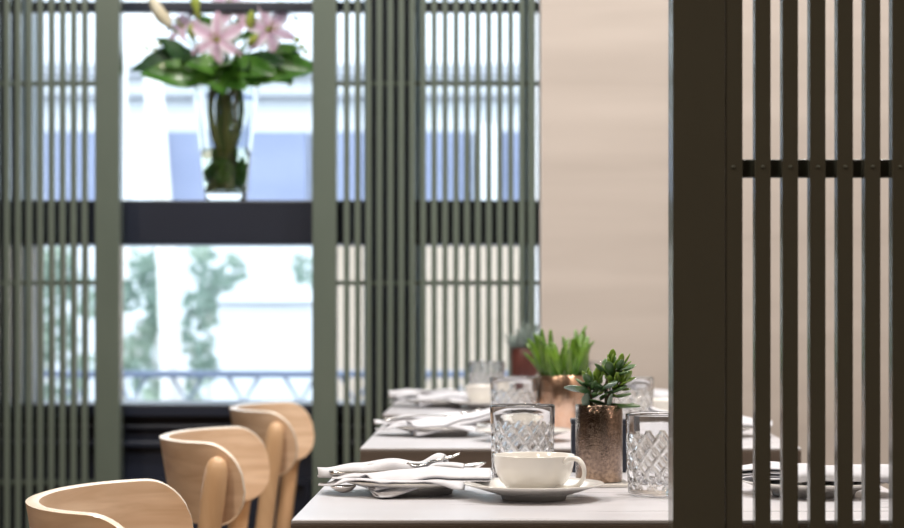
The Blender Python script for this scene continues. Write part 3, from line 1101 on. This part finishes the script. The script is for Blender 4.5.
# white card tray under the jade pot
ct = part('card_tray', MB().box(-0.040, 0.040, -0.034, 0.034, 0, 0.0042, 0.0012), M['china'], None, loc=(JX - 0.006, JY - 0.004, TH))
ct.rotation_euler.z = 0.08
tag(ct, 'flat white china tray under the bronze pot', 'tray')
# navy caddy behind the pot
cd = thing('sugar_caddy', 'dark navy box standing behind the bronze pot', 'box', (0.128, 2.690, TH))
part('body', MB().box(-0.0345, 0.0345, -0.017, 0.017, 0, 0.060, 0.002), M['navy'], cd)
part('lid', MB().box(-0.0352, 0.0352, -0.0177, 0.0177, 0.0602, 0.067, 0.002), M['navy'], cd)

# finger-leaved succulent on the middle table
fx, fy = 0.110, 3.60
fp = thing('potted_finger_succulent', 'bright green finger-leaved succulent in a smooth copper pot', 'potted plant', (fx, fy, TH))
pot(fp, 0.045, 0.092, M['copper'])
fm = []
for k in range(4):
    Lf = (0.068, 0.082, 0.096, 0.074)[k]
    pts = [(0, 0, 0), (Lf * 0.3, 0, 0.001 * k), (Lf * 0.6, 0, 0.004), (Lf * 0.85, 0, 0.010), (Lf, 0, 0.016)]
    c = crom(pts, 3)
    fm.append(MB().tube(c, [0.0066 * interp([(0, 0.7), (0.35, 1.0), (0.7, 0.85), (0.92, 0.5), (1, 0.12)], i / (len(c) - 1)) for i in range(len(c))], 8, 0.6).mesh('leaf', True))
rf = random.Random(5)
for k in range(44):
    a = rf.uniform(0, 2 * PI)
    r = 0.036 * math.sqrt(rf.random())
    d = Vector((math.cos(a) * (0.12 + 9 * r) * 0.8 - 0.16 + rf.uniform(-0.22, 0.22), math.sin(a) * (0.1 + 8 * r) + rf.uniform(-0.2, 0.2), 1.0))
    o = part('leaf', fm[k % 4], M['finger'], fp, loc=(math.cos(a) * r, math.sin(a) * r, 0.082))
    aim(o, d, rf.uniform(0, 6.28), rf.uniform(0.72, 1.08))

# grey leaved succulent on the farthest table
gx, gy = 0.060, 4.60
gp = thing('potted_grey_succulent', 'grey green leafy succulent in an oxblood pot on the farthest table', 'potted plant', (gx, gy, TH))
pot(gp, 0.031, 0.118, M['redpot'], 0.027)
gm = [leaf_mesh(0.052, 0.017, 0.004, 1.2, 0.25), leaf_mesh(0.062, 0.020, 0.004, 1.3, 0.35), leaf_mesh(0.042, 0.015, 0.004, 1.2, 0.1)]
rg = random.Random(9)
for k in range(34):
    a = k * 2.4
    q = k / 34
    d = Vector((math.cos(a) * (0.25 + q * 1.1), math.sin(a) * (0.25 + q * 1.1), 1.0 - q * 0.65))
    o = part('leaf', gm[k % 3], M['greyleaf'], gp, loc=(math.cos(a) * 0.012 * q, math.sin(a) * 0.012 * q, 0.110))
    aim(o, d, rg.uniform(-0.4, 0.4), rg.uniform(0.75, 1.05))

# ------------------------------------------------------------------ vase and lilies on the transom
VX, VY = WX(225.5, 5.22), 5.225
VZ = zT1
vase = thing('glass_vase', 'tall clear flared glass vase of water on the dark window ledge', 'vase', (VX, VY, VZ))
VH = 0.285
vo_ = [(0.0, 0.0), (0.046, 0.0), (0.050, 0.003), (0.051, 0.012), (0.053, 0.03), (0.0605, 0.10), (0.069, 0.18), (0.0765, 0.25), (0.080, VH - 0.002), (0.0795, VH)]
vi_ = [(0.0775, VH), (0.077, VH - 0.004), (0.0735, 0.25), (0.066, 0.18), (0.0575, 0.10), (0.050, 0.034), (0.047, 0.024), (0.0, 0.022)]
part('glass_body', MB().lathe(vo_ + vi_, 64), M['vase_glass'], vase, True)
part('water', MB().lathe([(0.0, 0.0217), (0.0472, 0.0237), (0.0503, 0.034), (0.0578, 0.10), (0.0606, 0.130), (0.0, 0.130)], 64), M['water'], vase, True)


def V(px, py, dy=0.0):
    return W(px, py, VY + dy)


def petal(L, w, recurve):
    rows = []
    for i in range(13):
        u = i / 12
        ww = w * 0.5 * (math.sin(PI * (0.06 + 0.92 * u ** 0.9)) ** 0.8)
        z = 0.35 * L * u - recurve * L * u ** 2.6
        x = L * (u ** 0.95) * (1 - 0.12 * recurve * u * u)
        rows.append([(x, ww * v, z - 0.25 * ww * (1 - v * v) + 0.0015 * math.sin(9 * u) * abs(v)) for v in (-1, -0.66, -0.33, 0, 0.33, 0.66, 1)])
    return MB().grid(rows).mesh('petal', True)


pm = [petal(0.080, 0.040, 0.45), petal(0.076, 0.030, 0.40)]
pm[0].materials.append(M['petal'])
pm[1].materials.append(M['petal'])
me_fil = MB().tube([(0, 0, 0), (0, 0.004, 0.02), (0, 0.010, 0.042)], [0.0012, 0.001, 0.0008], 6).mesh('filament', True)
me_an = MB().tube([(0, 0.006, 0.043), (0, 0.010, 0.0435), (0, 0.015, 0.043)], [0.0008, 0.0021, 0.0008], 6).mesh('anther', True)
# bundle of stems: they cross inside the vase
NST = 0


def stem_path(p):
    """from the vase bottom to a flower position, crossing at the neck"""
    global NST
    a = NST * 2.4 + 0.4
    NST += 1
    b = Vector((VX + 0.037 * math.cos(a), VY + 0.037 * math.sin(a), VZ + 0.027))
    m1 = Vector((VX - 0.028 * math.cos(a), VY - 0.028 * math.sin(a), VZ + 0.15))
    m2 = Vector((VX - 0.038 * math.cos(a), VY - 0.038 * math.sin(a), VZ + 0.26))
    e = Vector(p)
    m3 = m2.lerp(e, 0.6) + Vector((0, 0, 0.01))
    return crom([b, m1, m2, m3, e], 6)


def lily(px, py, dy, face, s, label, roll=0.0):
    p = V(px, py, dy)
    t = thing('lily', label, 'flower', p, 0, 'pink lilies in the vase')
    d = Vector(face).normalized()
    part('stem', MB().tube([q - p for q in stem_path(p - d * 0.03)] + [(-d * 0.012)], 0.0033, 8), M['stem_green'], t, True)
    h = bpy.data.objects.new('blossom', MB().lathe([(0.0, -0.012), (0.006, -0.010), (0.008, 0.002), (0.0, 0.006)], 12).mesh('blossom', True))
    COL.objects.link(h)
    h.data.materials.append(M['lime'])
    h.parent = t
    h.rotation_mode = 'QUATERNION'
    h.rotation_quaternion = d.to_track_quat('Z', 'Y')
    h.scale = (s, s, s)
    for k in range(6):
        o = link('petal', pm[k % 2], h)
        o.rotation_euler = (0, 0, k * PI / 3 + roll)
        o.location = (0, 0, 0.0015 * (k % 2))
    for k in range(6):
        o = part('filament', me_fil, M['lime'], h)
        o.rotation_euler.z = k * PI / 3 + 0.5
        o = part('anther', me_an, M['anther'], h)
        o.rotation_euler.z = k * PI / 3 + 0.5
    return t


lily(217, 40, -0.075, (-0.05, -1, 0.05), 0.98, 'open pink lily facing the room, lowest and nearest in the vase', 0.5)
lily(230, 9, -0.01, (0.05, -0.75, 0.7), 0.98, 'open pink lily at the top of the vase', 0.2)
lily(268, 30, -0.035, (0.45, -0.9, 0.1), 1.0, 'open pale pink lily at the right of the vase', 0.8)
lily(183, 27, -0.01, (-0.55, -0.7, 0.55), 0.78, 'half-hidden pale pink lily at the left of the vase', 0.1)


def bud(px, py, dy, d, L, r, mat, label, group):
    p = V(px, py, dy)
    t = thing('lily_bud', label, 'flower bud', p, 0, group)
    d = Vector(d).normalized()
    part('stem', MB().tube([q - p for q in stem_path(p)], 0.0028, 8), M['stem_green'], t, True)
    part('bud', MB().tube([d * L * u for u in (0, 0.1, 0.3, 0.55, 0.8, 0.95, 1)], [r * k for k in (0.35, 0.6, 0.95, 1.0, 0.75, 0.4, 0.1)], 12), mat, t, True)


bud(170, 27, -0.03, (-0.5, -0.1, 0.75), 0.085, 0.018, M['cream'], 'long cream lily bud leaning left out of the vase', 'lily buds in the vase')
bud(199, 18, -0.03, (-0.2, -0.2, 1), 0.065, 0.014, M['lime'], 'lime green lily bud standing up left of the top lily', 'lily buds in the vase')
bud(193, 40, -0.05, (-0.1, -0.4, 0.8), 0.042, 0.009, M['lime'], 'small lime bud left of the lowest lily', 'lily buds in the vase')
bud(249, 30, -0.05, (0.2, -0.4, 0.9), 0.05, 0.012, M['lime'], 'lime bud between the lowest and the right lily', 'lily buds in the vase')
bud(248, 45, -0.07, (0.5, -0.4, 0.4), 0.04, 0.010, M['lime'], 'lime bud low beside the lowest lily', 'lily buds in the vase')


def broad_leaf(L, w, droop):
    rows = []
    for i in range(13):
        u = i / 12
        ww = w * 0.5 * (math.sin(PI * (0.05 + 0.93 * u ** 0.8)) ** 0.75)
        z = 0.15 * L * u - droop * L * u * u
        rows.append([(L * u, ww * v, z + 0.18 * ww * abs(v) + 0.004 * math.sin(7 * u + 2 * v)) for v in (-1, -0.6, -0.25, 0, 0.25, 0.6, 1)])
    return MB().grid(rows).mesh('leaf', True)


bl = [broad_leaf(0.11, 0.058, 0.30), broad_leaf(0.125, 0.064, 0.42), broad_leaf(0.09, 0.045, 0.2)]
bld = [m.copy() for m in bl]


def sprig(px, py, dy, leaves, label, mat, name='foliage_sprig'):
    p = V(px, py, dy)
    t = thing(name, label, 'foliage', p, 0, 'green foliage in the vase')
    part('stem', MB().tube([q - p for q in stem_path(p)], 0.0048, 8), M['stem_tan'], t, True)
    for k, (dx, dd_, dz, roll, s, kind) in enumerate(leaves):
        o = part('leaf', (bld if mat == 'leaf_dark' else bl)[kind], M[mat], t)
        aim(o, (dx, dd_, dz), roll + (0.75 if dx > 0 else -0.75), s * 1.25)
    sp_ = stem_path(p)
    for k in range(2):
        q = sp_[1 + k * 2]
        o = part('leaf', bl[2], M['leaf'], t, loc=q - p)
        aim(o, ((VX - q.x) * 4 + 0.15 * math.sin(5 * k + px), (VY - q.y) * 4, 1), k * 2.1 + px, 0.75)
    return t


sprig(222, 76, -0.065, [(0.8, -0.35, -0.12, 0.2, 0.75, 0), (-0.7, -0.35, -0.1, -0.2, 0.7, 0), (0.1, -0.8, -0.3, 0.0, 0.8, 0)], 'bright green leaves hanging over the vase rim at the centre', 'leaf')
sprig(203, 80, -0.045, [(-1, -0.45, 0.2, -0.4, 0.93, 1), (0.75, -0.75, 0.0, 0.0, 0.9, 1)], 'broad green leaves spreading low left over the vase rim', 'leaf')
sprig(226, 70, -0.06, [(0.15, -0.9, 0.15, -0.1, 1.0, 0), (-0.75, -0.7, 0.12, -0.3, 0.8, 0), (0.85, -0.6, 0.05, 0.35, 0.85, 1)], 'broad green leaves folding over the front of the vase', 'leaf')
sprig(250, 75, -0.03, [(1, -0.4, 0.2, 0.5, 1.05, 1), (0.9, -0.3, -0.05, 0.2, 0.8, 0)], 'broad green leaves spreading right of the vase', 'leaf')
sprig(200, 62, 0.0, [(-1, -0.2, 0.1, -0.4, 1.0, 0), (-0.8, -0.6, -0.1, 0.2, 0.9, 2)], 'dark green leaves left behind the lowest lily', 'leaf_dark')
sprig(240, 66, -0.03, [(0.8, -0.5, 0.1, 0.3, 0.9, 0), (0.3, -0.9, -0.1, 0, 0.9, 2), (-0.6, -0.8, 0.0, 0.2, 0.8, 2)], 'dark green leaves in the middle of the bouquet', 'leaf_dark')
sprig(210, 78, 0.02, [(-0.8, -0.3, 0.5, -0.3, 0.9, 0), (-0.5, -0.8, 0.3, 0, 0.9, 1), (0.4, -0.7, 0.6, 0.1, 0.8, 0)], 'mid green leaves rising behind the low left leaves', 'leaf')
sprig(254, 70, 0.02, [(0.8, -0.3, 0.5, 0.3, 0.9, 0), (0.5, -0.7, 0.45, 0, 0.9, 1), (-0.3, -0.8, 0.5, 0.1, 0.8, 0)], 'mid green leaves rising between lowest and right lilies', 'leaf')
sprig(190, 66, -0.02, [(-0.9, -0.3, 0.05, -0.2, 0.9, 1), (-0.6, -0.3, 0.6, -0.2, 0.8, 0), (0.2, -0.9, 0.3, 0, 0.8, 0)], 'green leaves under the cream bud', 'leaf_dark')
sprig(225, 46, 0.03, [(0.6, -0.3, 0.8, 0.2, 0.9, 0), (-0.6, -0.3, 0.7, 0, 0.9, 0), (0.9, -0.3, 0.3, 0, 0.9, 2)], 'green leaves behind the lilies at the centre', 'leaf')
sprig(276, 66, 0.0, [(1, -0.2, 0.1, 0.3, 0.75, 2), (0.7, -0.5, 0.35, 0.2, 0.7, 2)], 'dark green leaves below the right lily', 'leaf_dark')


def spray(px, py, dy, pts, label):
    p = V(px, py, dy)
    t = thing('flower_spray', label, 'flower', p, 0, 'lime filler sprays')
    part('stem', MB().tube([q - p for q in stem_path(p)], 0.002, 6), M['stem_green'], t, True)
    for (qx, qy, r) in pts:
        q = V(qx, qy, dy + random.uniform(-0.015, 0.015)) - p
        part('twig', MB().tube([(0, 0, 0), q * 0.5 + Vector((0, 0, 0.004)), q], 0.0012, 6), M['stem_green'], t, True)
        o = part('floret', MB().lathe([(0.0, -r), (r * 0.7, -r * 0.7), (r, 0), (r * 0.8, r * 0.7), (r * 0.3, r * 0.75), (0.0, r * 0.4)], 10), M['lime'], t, True, loc=q)
        o.rotation_euler = (0.8, random.uniform(-0.6, 0.6), 0)


spray(288, 50, -0.02, [(297, 40, 0.008), (302, 47, 0.007), (299, 56, 0.006), (306, 52, 0.006), (292, 74, 0.007), (297, 68, 0.006), (290, 84, 0.006), (304, 62, 0.005)], 'lime green spray at the far right of the bouquet')
spray(172, 52, -0.02, [(160, 44, 0.006), (155, 50, 0.005), (165, 40, 0.007), (170, 44, 0.006), (146, 48, 0.005), (160, 56, 0.005)], 'lime green spray at the far left of the bouquet')
spray(285, 14, 0.0, [(280, 4, 0.008), (290, 8, 0.007), (296, 18, 0.006), (276, 10, 0.006)], 'lime green spray above the right lily')

# ------------------------------------------------------------------ outside
GZ = 0.10
struct('ground_outside', MB().box(-14, 12, 5.36, 30, GZ - 0.1, GZ), M['ext_pave'], 'pale paving outside the windows', 'ground')
# railing
RY = 7.2
rl = thing('street_railing', 'blue grey metal railing outside the windows', 'railing', (0, RY, GZ))
zt = WZ(374, RY) - GZ
zb = 0.12
part('top_rail', MB().box(-4.5, 2.5, -0.02, 0.02, zt - 0.011, zt + 0.011, 0.003), M['ext_rail'], rl)
part('lower_rail', MB().box(-4.5, 2.5, -0.012, 0.012, zt - 0.105, zt - 0.090, 0.002), M['ext_rail'], rl)
part('bottom_rail', MB().box(-4.5, 2.5, -0.012, 0.012, zb, zb + 0.02, 0.002), M['ext_rail'], rl)
me_b = MB().tube([(0, 0, zb), (0, 0, zt - 0.10)], 0.006, 6).mesh('baluster', True)
me_v = MB().tube([(-0.05, 0, 0.085), (0, 0, 0.0), (0.05, 0, 0.085)], 0.006, 6).mesh('brace', True)
me_p = MB().box(-0.02, 0.02, -0.02, 0.02, 0, zt + 0.03, 0.003).mesh('railing_post')
for k in range(36):
    part('baluster', me_b, M['ext_rail'], rl, loc=(-4.4 + k * 0.19, 0, 0))
    part('brace', me_v, M['ext_rail'], rl, loc=(-4.305 + k * 0.19 + 0.03, 0, zt - 0.097))
for k in range(7):
    part('post', me_p, M['ext_rail'], rl, loc=(-4.242 + k * 0.972, 0, 0))


def foliage(name, parent, centers, n, size, mat, seed):
    rnd = random.Random(seed)
    mb = MB()
    for (cx_, cy_, cz_, rx, ry, rz) in centers:
        for _ in range(n):
            while True:
                q = Vector((rnd.uniform(-1, 1), rnd.uniform(-1, 1), rnd.uniform(-1, 1)))
                if q.length <= 1:
                    break
            p = Vector((cx_ + q.x * rx, cy_ + q.y * ry, cz_ + q.z * rz))
            a = Vector((rnd.gauss(0, 1), rnd.gauss(0, 1), rnd.gauss(0, 1))).normalized()
            b = a.orthogonal().normalized() * size * rnd.uniform(0.35, 0.5)
            a = a * size * rnd.uniform(0.6, 1.1)
            c_ = a.cross(b).normalized() * size * 0.12
            mb.add([p - a, p + b + c_, p + a, p - b + c_], [(0, 1, 2), (0, 2, 3)])
    o = part(name, mb, mat, parent)
    o['kind'] = 'stuff'
    return o


def tree(x, y, lean, r, h, label, blobs, seed):
    t = thing('street_tree', label, 'tree', (x, y, GZ), 0, 'pale trunked trees outside')
    pts = [(lean * u * h + 0.02 * math.sin(5 * u), 0, h * u) for u in (0, 0.15, 0.3, 0.5, 0.75, 1)]
    part('trunk', MB().tube(pts, [r * k for k in (1.5, 1.15, 1.0, 0.92, 0.85, 0.7)], 14), M['ext_bark'], t, True)
    for k in range(5):
        a = k * 1.3
        part('branch', MB().tube([(lean * h * 0.9, 0, h * 0.9), (lean * h + 0.4 * math.cos(a), 0.4 * math.sin(a), h + 0.4), (lean * h + 1.0 * math.cos(a), 1.0 * math.sin(a), h + 0.9)], [r * 0.5, r * 0.35, r * 0.15], 8), M['ext_bark'], t, True)
    foliage('foliage', t, blobs, 260, 0.09, M['ext_leaf'], seed)


ty = 9.5
tree(WX(176, ty), ty, -0.06, 0.044, 3.4, 'pale trunk of a street tree seen left of the vase', [(-0.1, -0.1, 4.2, 0.9, 0.7, 0.8), (0.5, -0.2, 4.0, 0.8, 0.6, 0.7)], 3)
ty = 12.8
tree(WX(112, ty), ty, 0.02, 0.055, 3.4, 'slim pale street tree at the left edge of the wide window', [(0, 0, 4.1, 1.2, 1.0, 0.8)], 4)


def shrub(px0, px1, y, ztop, label, seed, n=300, size=0.05):
    x0, x1 = WX(px0, y), WX(px1, y)
    t = thing('shrub', label, 'shrub', ((x0 + x1) / 2, y, GZ), 0, 'shrubs outside')
    w = (x1 - x0) / 2
    rnd = random.Random(seed)
    blobs = [(rnd.uniform(-0.8, 0.8) * w, rnd.uniform(-0.2, 0.2), (ztop - GZ) * k, w * rnd.uniform(0.25, 0.5), 0.3, (ztop - GZ) * 0.1) for k in (0.2, 0.3, 0.42, 0.5, 0.6, 0.68, 0.76, 0.82, 0.9, 0.95)]
    foliage('foliage', t, blobs, n // 6, size, M['ext_leaf'], seed)
    for k in range(3):
        part('stem', MB().tube([(0.05 * k - 0.05, 0, 0), (0.12 * (k - 1), 0, (ztop - GZ) * 0.7)], 0.012, 6), M['ext_bark'], t, True)


shrub(28, 100, 11.5, 1.25, 'pale green shrub behind the left slats', 21)
shrub(112, 165, 12.0, 1.22, 'pale green shrub left of the white trunk', 22)
shrub(178, 240, 12.0, 1.25, 'pale green shrub right of the white trunk', 23, 230)
shrub(286, 330, 12.4, 1.22, 'pale green shrub beyond the right side of the wide window', 24, 150)
# white wall and cream wall
o = thing('garden_wall', 'sunlit white garden wall low in the wide window', 'wall', (0, 11.0, GZ))
part('wall_body', MB().box(WX(222, 11), WX(318, 11), -0.1, 0.1, 0, WZ(303, 11) - GZ), M['ext_white'], o)
part('coping', MB().box(WX(220, 11), WX(320, 11), -0.13, 0.13, WZ(303, 11) - GZ, WZ(299, 11) - GZ, 0.005), M['ext_white'], o)
o = thing('boundary_wall', 'cream rendered wall seen through the right slats', 'wall', (0, 9.0, GZ))
part('wall_body', MB().box(WX(332, 9), 2.2, -0.1, 0.1, 0, WZ(226, 9) - GZ), M['ext_cream'], o)
part('coping', MB().box(WX(331, 9), 2.21, -0.12, 0.12, WZ(226, 9) - GZ, WZ(221, 9) - GZ, 0.005), M['ext_cream'], o)
# facade across the street
FY = 16.0
fb = thing('street_building', 'white building with lavender blue shopfront across the street', 'building', (-1.0, FY, GZ))


def fx_(px):
    return WX(px, FY) + 1.0


def fz_(py):
    return WZ(py, FY) - GZ


part('wall', MB().box(-9, 9, 0.0, 0.6, 0, 7.5), M['ext_white'], fb)
for a, b in ((-60, 40), (44, 128), (166, 232), (236, 308), (312, 388), (392, 472), (502, 580)):
    part('shopfront_panel', MB().box(fx_(a), fx_(b), -0.06, -0.001, fz_(222), fz_(132), 0.006), M['ext_blue'], fb)
for a, b in ((475, 499), (136, 158)):
    part('column', MB().box(fx_(a), fx_(b), -0.28, -0.05, 0, fz_(128), 0.02), M['ext_white'], fb)
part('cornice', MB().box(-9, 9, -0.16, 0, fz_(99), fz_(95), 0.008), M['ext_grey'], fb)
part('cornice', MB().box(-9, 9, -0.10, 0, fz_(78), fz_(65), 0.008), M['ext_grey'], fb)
